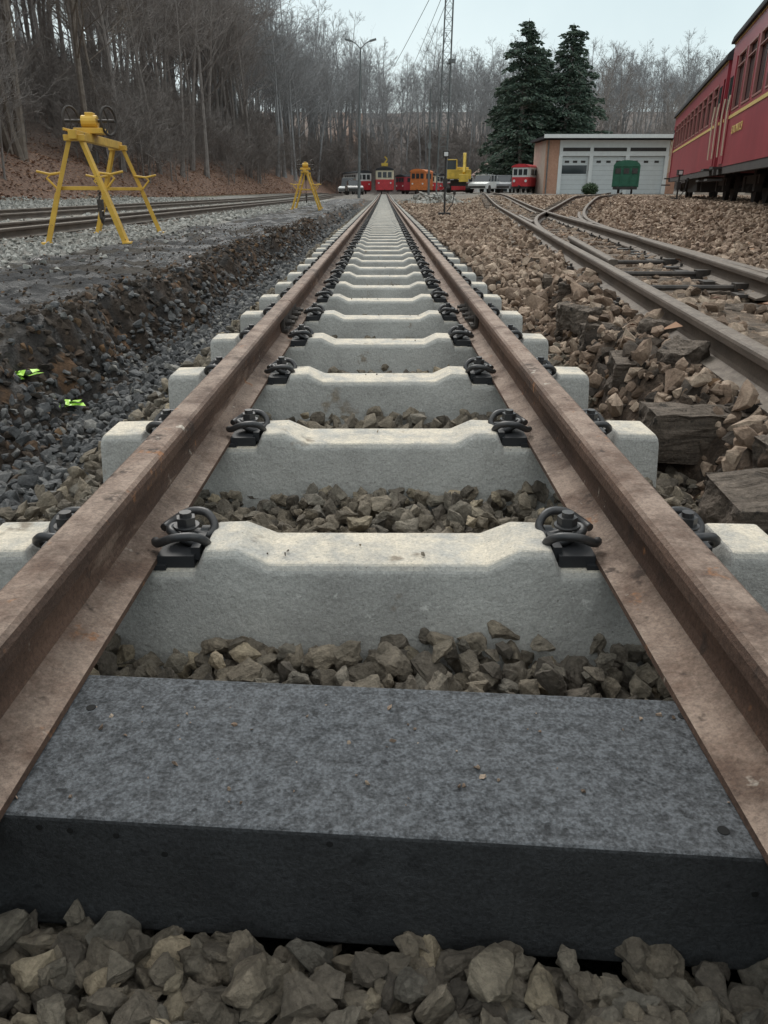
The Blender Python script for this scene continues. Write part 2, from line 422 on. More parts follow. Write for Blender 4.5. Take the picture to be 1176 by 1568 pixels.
for s,nm in((-1,'rail_left'),(1,'rail_right')):
    jj=JY+(-.05 if s<0 else .05)
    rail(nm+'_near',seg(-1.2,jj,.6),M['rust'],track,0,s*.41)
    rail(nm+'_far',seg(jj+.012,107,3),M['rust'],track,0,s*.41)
    mb=MB()
    for side in(-1,1):
        xx=s*.41+side*.016
        mb.box((xx,jj,.056),(.014,.46,.05),0); mb.box((xx+side*.008,jj,.03),(.026,.46,.012),0)
        for k in(-.18,-.07,.07,.18):
            mb.cyl((xx,jj+k,.057),(xx+side*.032,jj+k,.057),.014,6,0)
            mb.cyl((xx+side*.03,jj+k,.057),(xx+side*.045,jj+k,.057),.008,8,0)
    mb.obj('fishplate_joint',[M['black']],track,bevel=.002)
secs=[]
st=[(-.655,.010),(-.647,.022),(-.56,.024),(-.546,-.008),(-.290,-.008),(-.276,.024),(-.225,.026),(-.175,.002)]
st=st+[(-a,b) for a,b in st[::-1]]
for x,zt in st:
    hw=lambda z:.108-(z+.19)*.20
    ch=.012
    secs.append([(x,-hw(-.19),-.19),(x,-hw(zt-ch),zt-ch),(x,-hw(zt-ch)+.011,zt),(x,hw(zt-ch)-.011,zt),(x,hw(zt-ch),zt-ch),(x,hw(-.19),-.19)])
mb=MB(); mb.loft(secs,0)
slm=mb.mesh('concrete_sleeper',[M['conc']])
def catmull(p,n=4):
    p=[Vector(q) for q in p]; p=[p[0]]+p+[p[-1]]; o=[]
    for i in range(1,len(p)-2):
        for k in range(n):
            t=k/n; a,b,c,d=p[i-1:i+3]
            o.append(.5*((2*b)+(c-a)*t+(2*a-5*b+4*c-d)*t*t+(3*b-a-3*c+d)*t**3))
    o.append(p[-2]); return o
fm=MB()
half=[(.046,.026,.026),(.036,.044,.030),(.008,.055,.044),(-.022,.050,.044),(-.038,.034,.028),(-.030,.019,.016),(-.004,.017,.022),(.018,.015,.034),(.026,.006,.036)]
clip=half+[(u,-v,w) for u,v,w in half[::-1]]
for s in(-1,1):
    fm.box((s*.41,0,-.004),(.15,.128,.0078),1)
    for side in(-1,1):
        bx=s*.41-side*s*.098; ud=side*s
        T=lambda u,v,w:(bx+ud*u,v,w)
        fm.box((bx+ud*.008,0,.003),(.058,.112,.020),1)
        fm.box((bx-ud*.022,0,.012),(.014,.09,.022),1)
        fm.tube(catmull([T(*q) for q in clip]),.0072,8,0)
        fm.cyl(T(0,0,.012),T(0,0,.066),.010,10,0)
        fm.cyl(T(0,0,.040),T(0,0,.044),.021,14,0)
        fm.cyl(T(0,0,.044),T(0,0,.058),.0165,6,0)
fsm=fm.mesh('rail_fastening',[M['clip'],M['plastic']])
fsm.polygons.foreach_set('use_smooth',[len(p.vertices)==4 and p.material_index==0 and p.area<.0002 for p in fsm.polygons])
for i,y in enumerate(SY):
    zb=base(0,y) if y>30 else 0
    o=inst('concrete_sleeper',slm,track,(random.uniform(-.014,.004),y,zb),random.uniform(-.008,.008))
    if i<40:
        b=o.modifiers.new('bevel','BEVEL'); b.width=.004; b.segments=2; b.limit_method='ANGLE'; b.angle_limit=math.radians(25)
    inst('rail_fastening',fsm,track,(0,y,zb),0)
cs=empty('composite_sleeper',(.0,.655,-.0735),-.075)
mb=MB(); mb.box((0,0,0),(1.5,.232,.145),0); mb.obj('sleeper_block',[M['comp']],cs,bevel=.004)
mb=MB()
for x,y in((.345,.085),(.37,.015),(.335,-.085),(-.33,.05),(.35,.1)): mb.cyl((x,y,.0725),(x,y,.0733),.0055,12,0)
for x,z in((-.28,.058),(-.31,.06),(-.19,.035),(-.235,.055),(.36,.03),(-.03,.06)):
    mb.cyl((x,-.116,z),(x,-.117,z),.0032,10,0)
mb.obj('bolt_holes',[M['hole']],cs)
P=[(random.uniform(-.6,.6),.655+random.uniform(-.08,.08),.0005) for _ in range(80)]
stones('sleeper_grit',P,[random.choice([.0012,.0015,.002,.0025,.004]) for _ in P],M['st_r'],T_lo,parent=bal)
P=[(random.uniform(-.3,.3),random.choice(SY[:10])+random.uniform(-.04,.04),.006) for _ in range(50)]
stones('sleeper_crumbs',P,[random.uniform(.002,.005) for _ in P],M['st_c'],T_lo,parent=bal)
# ---------------------------------------------------------------- old tracks
old=empty('old_railway_track')
pth=[(cold(y),y) for y in np.arange(-4,75,1.0)]
for s in(-1,1): rail('old_rail',pth,M['oldrail'],old,.02,s*.41)
pth2=[(cdiv(y),y) for y in np.arange(8.0,62,.8)]
sid=empty('siding_track')
for s in(-1,1): rail('siding_rail',[p for p in pth2],M['oldrail'],sid,.024,s*.41)
rail('switch_blade',[(cold(y)+.085*min(1,(8-y)/4)*-1,y) for y in np.arange(4.2,8.1,.4)],M['oldrail'],sid,.018,.41)
rail('switch_blade',[(cold(y)+.012+.07*min(1,max(0,(y-4.5)/3.5)),y) for y in np.arange(5.2,8.3,.4)],M['oldrail'],sid,.018,-.33)
rail('check_rail',[(cold(y),y) for y in np.arange(12,16,.5)],M['oldrail'],sid,.02,-.32)
rail('check_rail',[(cdiv(y),y) for y in np.arange(12,17,.5)],M['oldrail'],sid,.02,.32)
rail('wing_rail',[(cold(y)+.09+.02*(y-13),y) for y in np.arange(11.5,14.8,.4)],M['oldrail'],sid,.018,.41)
mb=MB()
for yy in(4.5,5.3,6.2):
    mb.cyl((cold(yy)-.38,yy,.045),(cold(yy)+.38,yy,.045),.016,8); mb.box((cold(yy)+.30,yy,.045),(.09,.06,.05),0); mb.box((cold(yy)-.30,yy,.045),(.09,.06,.05),0)
for k in range(12):
    yy=4.35+k*.33; mb.box((cold(yy)+.33,yy,.022),(.22,.12,.016),0,rz=-.1)
mb.obj('switch_rods_and_slide_plates',[M['black']],sid)
mbn=MB(); mbf=MB(); y=.03
mb2=MB()
while y<60:
    c=cold(y); a=-math.atan(.105)
    L=1.5 if y<7 or y>16 else 1.5+ (cdiv(y)-c)*1.0
    mb=mbn if y<6 else mbf
    if y<7: L+=random.uniform(-.22,.05)
    mb.box((c+(L-1.5)/2+random.uniform(-.02,.05),y,base(c,y)-.062),(L,.20+random.uniform(-.04,.02),.15),0,rz=a+random.uniform(-.07,.07),jit=.018 if y<6 else .01)
    if y>16:
        c2=cdiv(y); mb.box((c2,y,base(c2,y)-.05),(1.5,.22,.14),0,rz=a-.2)
    for s in(-1,1):
        for q in(-.075,.075):
            x=c+s*.41+q; mb2.box((x,y,base(c,y)+.022),(.04,.08,.022),0); mb2.cyl((x,y,base(c,y)+.03),(x,y,base(c,y)+.055),.010,6,0)
    y+=.66
for q,(bx,by,bz) in enumerate(((.93,1.55,-.02),(1.0,2.55,.01),(1.12,3.15,.0),(.98,3.8,-.03),(1.1,4.5,0))):
    mbn.box((bx,by,bz),(.16,.13,.12),0,rz=q*.7,jit=.02)
o=mbn.obj('timber_sleepers_near',[M['wood']],old)
sb=o.modifiers.new('sub','SUBSURF'); sb.subdivision_type='SIMPLE'; sb.levels=sb.render_levels=5
tx=bpy.data.textures.new('rough','CLOUDS'); tx.noise_scale=.06; tx.noise_depth=4
dm=o.modifiers.new('disp','DISPLACE'); dm.texture=tx; dm.texture_coords='GLOBAL'; dm.strength=.055; dm.mid_level=.5
mbf.obj('timber_sleepers',[M['wood']],old,bevel=.014,seg=2); mb2.obj('rail_chairs',[M['black']],old)
for nm,cx in(('left_yard_track',-4.75),('left_far_track',-7.3)):
    e=empty(nm); pp=[(cx,y) for y in np.arange(-6,105,2.5)]
    for s in(-1,1): rail('yard_rail',pp,M['oldrail'],e,.035,s*.41)
    mb=MB(); y=-5
    while y<90: mb.box((cx,y,base(cx,y)-.035),(1.5,.22,.12),0); y+=.68
    mb.obj('yard_sleepers',[M['wood'] if cx>-6 else M['conc']],e)
# ---------------------------------------------------------------- gantries
def gantry(loc,rz,sc=1):
    e=empty('rail_lifting_gantry',loc,rz); e.scale=(sc,)*3
    mb=MB(); H=1.10; Ls=2.1
    for y in(0,Ls):
        for s in(-1,1):
            d=.10*(1 if y else -1)
            mb.beam((s*.44,y+d,-.02),(s*.25,y+d*.6,.55),.075,.055,0)
            mb.beam((s*.25,y+d*.6,.55),(s*.06,y,H),.06,.045,0)
            mb.box((s*.44,y+d,.02),(.10,.11,.05),0)
        mb.beam((-.25,y,.60),(.25,y,.60),.035,.04,0)
        for s in(-1,1):
            mb.tube([(s*.17,y,.76),(s*.32,y,.74),(s*.46,y,.77)],.014,8,0); mb.tube([(s*.27,y,.60),(s*.36,y,.70),(s*.32,y,.74)],.014,6,0)
        mb.box((0,y,H),(.22,.12,.06),0)
    mb.beam((0,-.12,H+.03),(0,Ls+.12,H+.03),.08,.09,0)
    mb.beam((-.08,-.1,H+.08),(-.08,Ls*.6,H+.08),.025,.025,0)
    mb.obj('frame',[M['yellow']],e,bevel=.005)
    mb=MB(); cy=.75
    mb.box((0,cy,H+.11),(.32,.30,.06),0); mb.cyl((-.09,cy,H+.21),(.09,cy,H+.21),.07,14,0); mb.box((0,cy+.05,H+.27),(.09,.14,.08),0)
    mb.obj('winch_body',[M['yellow']],e,bevel=.006)
    mb=MB()
    for x in(-.21,.21):
        ring=[(x+.06*math.cos(a),cy+.12*math.cos(a),H+.22+.15*math.sin(a)) for a in np.linspace(0,2*math.pi,20)]
        mb.tube(ring,.014,6,0)
        for a in(0,2.1,4.2): mb.tube([(x,cy,H+.22),(x+.06*math.cos(a),cy+.12*math.cos(a),H+.22+.15*math.sin(a))],.009,5,0)
    mb.cyl((-.28,cy,H+.22),(.28,cy,H+.22),.018,8,0)
    for k in range(14):
        z=H-.05-k*.045; mb.tube([(.012*(k%2),cy+.018,z),(-.012,cy,z-.03),(.012,cy-.012,z-.045)],.009,5,0)
    mb.box((0,cy,H-.16),(.07,.08,.13),0); mb.box((0,cy,H-.68),(.06,.08,.12),0)
    mb.tube([(0,cy-.05,H-.72),(0,cy-.07,H-.82),(0,cy,H-.88),(0,cy+.07,H-.82),(0,cy+.05,H-.75)],.018,7,0)
    mb.obj('hand_wheels_chain_and_tongs',[M['black']],e)
    return e
gantry((-3.32,9.2,-.02),.10); gantry((-2.45,26,-.0),.05)
# ---------------------------------------------------------------- bare trees
def bare(seed,h,r0,cs,twigs=3):
    r=random.Random(seed); mb=MB()
    def path(p,d,L,n,w,up):
        pts=[Vector(p)]; d=Vector(d).normalized()
        for i in range(n):
            d=(d+Vector((r.gauss(0,w),r.gauss(0,w),r.gauss(0,w)+up))).normalized(); pts.append(pts[-1]+d*L/n)
        return pts
    tr=path((0,0,-.4),(r.gauss(0,.04),r.gauss(0,.04),1),h,9,.045,.05)
    rad=[r0*(1-.93*(i/9)**.85)+.01 for i in range(10)]; rad[0]*=1.35
    mb.tube(tr,rad,7,0,False)
    def at(pts,t):
        k=t*(len(pts)-1); i=min(int(k),len(pts)-2); return pts[i].lerp(pts[i+1],k-i)
    nb=int(r.uniform(16,22))
    for b in range(nb):
        t=lerp(cs,.97,(b+r.random())/nb); p=at(tr,t); a=r.uniform(0,6.28); el=r.uniform(.35,.95)
        L=((1-t)*h*.42+1.1)*r.uniform(.7,1.2)
        d=(math.cos(a)*math.cos(el),math.sin(a)*math.cos(el),math.sin(el))
        q=path(p,d,L,5,.14,.07); rb=r0*.30*(1-t*.75)
        mb.tube(q,[rb*(1-.8*i/5)+.005 for i in range(6)],4,0,False)
        for c in range(6):
            t2=r.uniform(.2,1); p2=at(q,t2); d2=(q[-1]-q[0]).normalized()+Vector((r.gauss(0,.6),r.gauss(0,.6),r.gauss(.15,.4)))
            L2=L*r.uniform(.25,.5); q2=path(p2,d2,L2,3,.18,.06)
            mb.tube(q2,[.018,.013,.010,.006],3,0,False)
            for e in range(twigs+1):
                p3=at(q2,r.uniform(.2,1)); d3=d2.normalized()+Vector((r.gauss(0,.6),r.gauss(0,.6),r.gauss(.1,.45)))
                q3=path(p3,d3,L2*r.uniform(.35,.7),2,.2,.05); mb.tube(q3,[.010,.008,.005],3,0,False)
                for g in range(3):
                    p4=at(q3,r.uniform(.2,1)); d4=d3.normalized()+Vector((r.gauss(0,.6),r.gauss(0,.6),r.gauss(.1,.4)))
                    mb.tube([p4,p4+d4.normalized()*L2*r.uniform(.2,.4)],[.007,.004],3,0,False)
    return mb
def variants(n,mat,s0,h0,h1,cs0,cs1):
    out=[]
    for i in range(n):
        h=random.uniform(h0,h1); out.append(bare(s0+i,h,h*random.uniform(.0085,.013),random.uniform(cs0,cs1)).mesh('bare_tree',[mat],fix=False))
    return out
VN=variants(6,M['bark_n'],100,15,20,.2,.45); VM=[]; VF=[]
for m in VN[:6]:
    a=m.copy(); a.materials[0]=M['bark_haze_m']; VM.append(a); b=m.copy(); b.materials[0]=M['bark_haze_f']; VF.append(b)  # same trees again, recoloured with painted haze for greater distance
VS=variants(3,M['bark_haze_m'],300,4.5,7.5,.05,.15)
forest=empty('bare_forest')
cnt=0
for i in range(2600):
    y=random.uniform(4,165); x=fedge(y)-2.2-abs(random.gauss(0,1))*20
    if x<-.60*y-9 or x<-75: continue
    if random.random()>.36 and y>40 or random.random()>.5: continue
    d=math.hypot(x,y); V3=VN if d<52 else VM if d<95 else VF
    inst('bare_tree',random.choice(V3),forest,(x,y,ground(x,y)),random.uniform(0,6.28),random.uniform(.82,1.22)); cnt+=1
for i in range(420):
    y=random.uniform(8,130); x=fedge(y)-1.5-random.random()*14
    if x<-.6*y-6: continue
    inst('shrub',random.choice(VS),forest,(x,y,ground(x,y)),random.uniform(0,6.28),random.uniform(.5,1.1))
for i in range(400):
    y=random.uniform(122,178); x=random.uniform(-14,105)
    inst('bare_tree',random.choice(VF),forest,(x,y,ground(x,y)),random.uniform(0,6.28),random.uniform(.72,1.05)*(.85 if y>145 else 1)); cnt+=1
for i in range(220):
    y=random.uniform(119,140); x=random.uniform(-10,80)
    inst('shrub',random.choice(VS),forest,(x,y,ground(x,y)),random.uniform(0,6.28),random.uniform(.7,1.4))
print('trees',cnt)
for x,y,s in((26.5,104,.85),(30,106,.80),(34.5,100,.78),(37,108,.75),(28.5,76,.72),(24,98,.8),(32,96,.62),(22,92,.75),(27,90,.66)):
    o=bpy.data.objects.new('bare_tree',random.choice(VM)); o.location=(x,y,base(x,y)); o.rotation_euler=(0,0,random.uniform(0,6)); o.scale=(s,s,s); COL.objects.link(o)
mb=MB()
def leaf(x,y,z,s):
    a=random.uniform(0,6.28);u=Vector((math.cos(a),math.sin(a),random.uniform(-.4,.5)));w=Vector((-math.sin(a),math.cos(a),random.uniform(-.4,.5)))
    p=Vector((x,y,z)); mb.quad(p-u*s,p-w*s*.6+Vector((0,0,s*.3)),p+u*s,p+w*s*.6+Vector((0,0,s*.2)))
for i in range(140):
    y=random.uniform(1.5,14); x=random.uniform(xr(y),xr(y)+4); leaf(x,y,ground(x,y)+.05,random.uniform(.012,.03))
for x,y in((1.52,2.62),(1.45,2.75),(1.10,2.95),(1.75,3.6)): leaf(x,y,.07,.045)
for i in range(60):
    y=random.uniform(1.5,10); x=random.uniform(-5,-1.2); leaf(x,y,ground(x,y)+.03,random.uniform(.012,.025))
for i in range(14000):
    y=random.uniform(12,95); x=fedge(y)+.3-abs(random.gauss(0,4)); leaf(x,y,ground(x,y)+.03,random.uniform(.04,.11))
mb.obj('fallen_leaves',[M['leaf']],fix=False)
mb=MB()
for cx,cy in((-1.17,2.85),(-1.34,2.86)):
    for k in range(9):
        a=random.uniform(0,6.28);p=Vector((cx+random.uniform(-.04,.04),cy+random.uniform(-.03,.03),ground(cx,cy)+.04+random.uniform(-.005,.02)))
        u=Vector((math.cos(a),math.sin(a),random.uniform(-.3,.3)))*.03;w=Vector((-math.sin(a),math.cos(a),random.uniform(-.3,.3)))*.018
        mb.quad(p-u,p-w+Vector((0,0,.008)),p+u,p+w)
mb.obj('green_plastic_film',[M['neon']],fix=False)
# ---------------------------------------------------------------- conifers
def conifer(seed,h,R,nq=9000,sz=.2,ex=.5):
    r=random.Random(seed); mb=MB()
    mb.tube([(0,0,-.3),(r.gauss(0,.1),0,h*.5),(0,0,h)],[h*.016,h*.010,.02],8,1)
    nb=int(h*13)
    for b in range(nb):
        t=(b+r.random())/nb; z=h*(.07+.91*t); pr=(1-t)**ex*(.85+.15*math.sin(t*23+seed))*R*r.uniform(.35,1.15)+.1
        if t<.15: pr*=.85
        a=r.uniform(0,6.28); dz=pr*r.uniform(-.25,.15)
        tip=Vector((math.cos(a)*pr,math.sin(a)*pr,z+dz)); o=Vector((0,0,z)); 
        mid=o.lerp(tip,.55)+Vector((0,0,pr*.10)); mb.tube([o,mid,tip],[.05,.03,.012],4,1,False)
        n=int(nq/nb*(.15+pr/R*1.5))
        for k in range(n):
            u=r.random()**.6; p=(o.lerp(mid,u/.55) if u<.55 else mid.lerp(tip,(u-.55)/.45))
            sp=.07+.13*pr*(1.1-abs(u-.6))
            side=Vector((-math.sin(a),math.cos(a),0))
            p=p+side*r.gauss(0,sp)+Vector((0,0,-abs(r.gauss(0,.16))+.05))
            s=sz*r.uniform(.5,1.3); d=(Vector((math.cos(a),math.sin(a),r.uniform(-.9,.3)))+side*r.uniform(-1,1)).normalized(); w=d.cross(Vector((r.gauss(0,1),r.gauss(0,1),r.gauss(0,1)))).normalized()
            mb.quad(p-d*s,p-w*s*.36,p+d*s,p+w*s*.36,0)
    return mb
for i,(x,y,h,R,ex) in enumerate(((13.3,82,14.7,4.5,.42),(17.6,83,14.5,4.6,.42),(15.5,88,13.2,5.0,.45),(12.3,87,10.6,4.2,.55),(19.6,87,12.4,4.6,.5),(28.8,60,14.5,3.8,.55),(32.0,63,12.5,3.8,.55))):
    conifer(40+i,h,R,21000 if i<3 else 13000,ex=ex).obj('conifer_tree',[M['needle'],M['bark_haze_m']],loc=(x,y,base(x,y)),fix=False)
# ---------------------------------------------------------------- poles, mast, wires
mb=MB()
mb.tube([(0,0,0),(0.1,0,5),(.25,0,10.2)],[.12,.09,.055],10); 
for s in(-1,1):
    mb.tube([(.25,0,10.1),(.25+s*.35,0,10.45),(.25+s*.7,0,10.62)],.035,6); mb.box((.25+s*.9,0,10.66),(.5,.2,.12),0,R=Matrix.Rotation(-s*.25,3,'Y'))
mb.obj('street_lamp',[M['galv']],loc=(-1.95,65,base(-2,65)))
mb=MB(); Hm=17
def mx(z,k): 
    w=lerp(.36,.25,z/Hm); return Vector(((-w if k in(0,3) else w)+.02*z,(-w if k<2 else w),z))
for k in range(4): mb.tube([mx(0,k),mx(Hm,k)],.04,5)
z=0;i=0
while z<Hm-.7:
    for k in range(4):
        k2=(k+1)%4; a,b=(k,k2) if i%2 else (k2,k); mb.tube([mx(z,a),mx(z+.7,b)],.02,4,0,False)
        mb.tube([mx(z,k),mx(z,k2)],.016,4,0,False)
    z+=.7;i+=1
mb.box((.55,-.1,9.2),(.5,.3,.25),0); mb.tube([(.2,0,9),(.6,0,9.1)],.04,5)
mb.obj('lattice_mast',[M['galv']],loc=(4.45,65,base(4.7,65)))
mb=MB(); mb.tube([(0,0,0),(0,0,9)],[.12,.07],8); mb.box((0,0,6.2),(.9,.1,.1),0); mb.box((.35,0,6.0),(.2,.2,.35),0); mb.box((0,0,4.3),(.35,.2,.5),0)
mb.obj('utility_pole',[M['galv']],loc=(4.3,80,base(4.3,80)))
mb=MB()
def wire(a,b,sag=.5,r=.022):
    a=Vector(a);b=Vector(b); mb.tube([a.lerp(b,t)-Vector((0,0,sag*4*t*(1-t))) for t in np.linspace(0,1,13)],r,4,0,False)
wire((4.7,65,14.6),(-6,40,12.6),.3); wire((4.7,65,14.3),(-6,45,14.2),.3); wire((4.7,65,14.6),(-.6,150,9.5)); wire((4.9,65,14.0),(.5,150,9.0)); wire((4.6,65,15.6),(.9,80,11.0),.1); wire((4.9,65,15.5),(14,20,22),.5)
wire((-1.7,65,10.6),(-3,120,9.5)); wire((4.6,65,11.2),(4.3,80,8.9),.1)
mb.obj('overhead_wires',[M['galv']],fix=False)
def switch_stand(loc,h=1.35):
    mb=MB(); mb.box((0,0,.06),(.3,.2,.08),0); mb.tube([(0,0,.08),(0,0,h)],.025,8,0); mb.box((0,0,h*.55),(.11,.10,.2),0); mb.box((0,0,h),(.15,.12,.15),0); mb.box((0,-.064,h),(.10,.008,.09),1)
    mb.tube([(.06,0,.12),(.2,0,.3),(.24,0,.55)],.015,6,0); mb.cyl((.24,0,.52),(.24,0,.62),.035,8,0)
    mb.obj('switch_stand',[M['dark'],M['white']],loc=loc,bevel=.008)
switch_stand((1.55,21,base(1.5,21)-.05),1.45); switch_stand((8.3,23.5,base(8.3,23.5)),.75)
# ---------------------------------------------------------------- coaches
def coach(loc,rz,L,W,up,name='passenger_coach'):
    e=empty(name,loc,rz); z0,z1,z2,z3=.72,1.72,2.42,2.78+up
    z2+=up
    mb=MB()
    mb.box((W/2,L/2,(z0+z1)/2),(W,L,z1-z0),0); mb.box((W/2,L/2,(z2+z3)/2),(W,L,z3-z2),0)
    n=int((L-1.6)/1.15); pit=(L-1.9)/n; ys=[1.0+i*pit for i in range(n+1)]
    for i,y in enumerate(ys):
        for x in(.03,W-.03): mb.box((x,y,(z1+z2)/2),(.06,.28,z2-z1),0)
    for x in(.03,W-.03):
        mb.box((x,.06,(z1+z2)/2),(.06,.12,z2-z1),0); mb.box((x,L-.06,(z1+z2)/2),(.06,.12,z2-z1),0)
    for y in(.03,L-.03):
        mb.box((.32,y,(z1+z2)/2),(.5,.056,z2-z1),0); mb.box((W-.32,y,(z1+z2)/2),(.5,.056,z2-z1),0); 
    mb.obj('body_shell',[M['red']],e)
    mb=MB(); mb.box((W/2,L/2,(z1+z2)/2),(W-.09,L-.07,z2-z1-.004),0); mb.obj('window_glazing',[M['glass']],e)
    mb=MB()
    for i in range(n):
        ya,yb=ys[i]+.14,ys[i+1]-.14
        for x in(.012,W-.012):
            for y in(ya+.015,yb-.015): mb.box((x,y,(z1+z2)/2),(.05,.028,z2-z1-.006),0)
            mb.box((x,(ya+yb)/2,z2-.02),(.048,yb-ya,.03),0); mb.box((x,(ya+yb)/2,z1+.02),(.052,yb-ya,.03),0); mb.box((x,(ya+yb)/2,z2-.22),(.044,yb-ya,.02),0)
    mb.obj('window_frames',[M['frame']],e)
    mb=MB()
    for x in(-.006,W+.006): mb.box((x,L/2,z1-.10),(.015,L-.02,.06),0); mb.box((x,L/2,z3-.05),(.015,L-.02,.03),0)
    mb.obj('yellow_stripes',[M['ystripe']],e)
    mb=MB(); mb2=MB()
    for ye in((.55),(L-.55)):
        mb.box((-.012,ye,(z0+z2)/2+.02),(.02,.62,z2-z0-.06),0)
        mb2.box((-.025,ye,z1+.36),(.012,.42,.6),0)
        for q in(-.38,.38): mb.tube([(-.05,ye+q,z0+.2),(-.07,ye+q,z1),(-.05,ye+q,z1+.3)],.016,6,1)
        mb.box((-.1,ye,z0-.25),(.3,.6,.04),2); mb.box((-.05,ye,z0-.02),(.25,.6,.04),2)
    mb.obj('doors',[M['red'],M['cream'],M['dark']],e); mb2.obj('door_windows',[M['glass']],e)
    mb=MB(); secs=[]
    for y in(-.08,L+.08):
        s=[(W/2+(W/2+.07)*math.cos(a),y,z3+.42*math.sin(a)) for a in np.linspace(0,math.pi,14)]; secs.append(s+[(-.07,y,z3-.04),(W+.07,y,z3-.04)])
    mb.loft(secs,0)
    for k in range(3): mb.box((W/2,L*(.2+.3*k),z3+.48),(.3,.5,.16),0)
    mb.obj('roof',[M['roof']],e)
    mb=MB()
    for x in(.06,W-.06): mb.box((x,L/2,z0-.07),(.1,L,.14),0)
    mb.box((W/2,L/2,z0-.3),(W*.7,L*.28,.4),0); mb.box((W*.2,L*.42,z0-.28),(.4,1.2,.36),0)
    for yb in(1.9,L-1.9):
        for dy in(-.65,.65):
            mb.cyl((W/2-.55,yb+dy,.36),(W/2+.55,yb+dy,.36),.05,8,0)
            for x in(W/2-.42,W/2+.42): mb.cyl((x-.05,yb+dy,.36),(x+.05,yb+dy,.36),.34,18,0)
            for x in(W/2-.62,W/2+.62): mb.box((x,yb+dy,.38),(.14,.24,.26),0)
        for x in(W/2-.62,W/2+.62):
            mb.box((x,yb,.46),(.08,1.9,.16),0)
            for k in range(5): mb.cyl((x,yb-.12+k*.06,.3),(x,yb-.10+k*.06,.3),.08,8,0)
        mb.box((W/2,yb,.55),(1.2,.3,.2),0)
    for y in(-.2,L+.2): mb.cyl((W/2,y-.2,.62),(W/2,y+.2,.62),.09,10,0); mb.box((W/2,y,.62),(.4,.06,.3),0)
    mb.obj('underframe_and_bogies',[M['dark']],e)
    return e
a=math.atan(.27); ux,uy=math.sin(a),math.cos(a)
def tp(s): return (5.75+ux*s,12.8+uy*s)
p=tp(6.2); coach((p[0],p[1],.30),-a,14.6,2.2,.08)
p=tp(-7.4); e=coach((p[0],p[1],.30),-a,13.0,2.2,.30)
cu=bpy.data.curves.new('lettering','FONT'); cu.body='SZALONKOCSI'; cu.size=.2; cu.extrude=.003
o=bpy.data.objects.new('lettering',cu); o.data.materials.append(M['ystripe']); COL.objects.link(o); o.parent=e; o.location=(-.015,11.4,1.28); o.rotation_euler=(math.radians(90),0,math.radians(-90))
ct=empty('coach_track')
tc=[(5.75+ux*s+uy*1.1,12.8+uy*s-ux*1.1) for s in np.arange(-22,26,1.5)]
for s in(-1,1): rail('coach_rail',tc,M['oldrail'],ct,-.07,s*.41)
# ---------------------------------------------------------------- garage
gx0,gx1,gy,gz=12.45,22.6,65,.36
gar=empty('garage_building',(0,0,0)); W_=gx1-gx0; cx=(gx0+gx1)/2
mb=MB()
mb.box((gx0+.5,gy+.1,gz+1.9),(1.0,.3,3.8),0)
mb.box((gx1-.35,gy+.1,gz+1.9),(.7,.3,3.8),0)
mb.obj('brick_piers',[M['brick']],gar)
mb=MB(); mb.box((gx0+.1,gy+2.7,gz+1.9),(.2,4.9,3.8),0); mb.box((gx1-.1,gy+2.7,gz+1.9),(.2,4.9,3.8),0); mb.box((cx,gy+5.2,gz+1.9),(W_-.42,.2,3.8),0)
mb.obj('plaster_walls',[M['plaster']],gar)
mb=MB(); mb.box((cx+.15,gy+.08,gz+3.25),(W_-1.75,.24,1.1),0)
for x in(gx0+1.14,gx0+3.50,gx0+6.30,gx1-.84): mb.box((x,gy+.06,gz+1.35),(.28,.28,2.7),0)
mb.obj('white_front_wall',[M['white']],gar)
mb=MB(); 
mb.box((cx,gy+2.2,gz+3.95),(W_+.7,6.2,.18),0); mb.box((cx,gy-.95,gz+4.02),(W_+.8,.1,.26),1)
mb.obj('flat_roof',[M['roof'],M['white']],gar)
mb=MB(); 
for xa,xb,mt in((gx0+1.28,gx0+3.36,0),(gx0+3.64,gx0+6.16,0),(gx0+6.44,gx1-.98,0)):
    n=8
    for k in range(n): mb.box(((xa+xb)/2,gy+.20,gz+.17+k*.335),(xb-xa,.05,.325),mt)
    mb.box(((xa+xb)/2,gy+.24,gz+1.35),(xb-xa,.03,2.68),2)
    for k in(0,1,2): mb.box((lerp(xa,xb,.2+.3*k),gy+.165,gz+2.3),(.34,.02,.16),2)
    mb.box(((xa+xb)/2,gy-.05,gz+3.15),(xb-xa,.03,.25),2)
mb.box((gx0+2.3,gy+.16,gz+1.75),(1.9,.02,.6),1)
mb.obj('doors',[M['door'],M['glass'],M['dark']],gar)
mb=MB(); mb.tube([(gx0+.15,gy-.1,gz),(gx0+.15,gy-.1,gz+3.8)],.05,8); mb.obj('drainpipe',[M['galv']],gar)
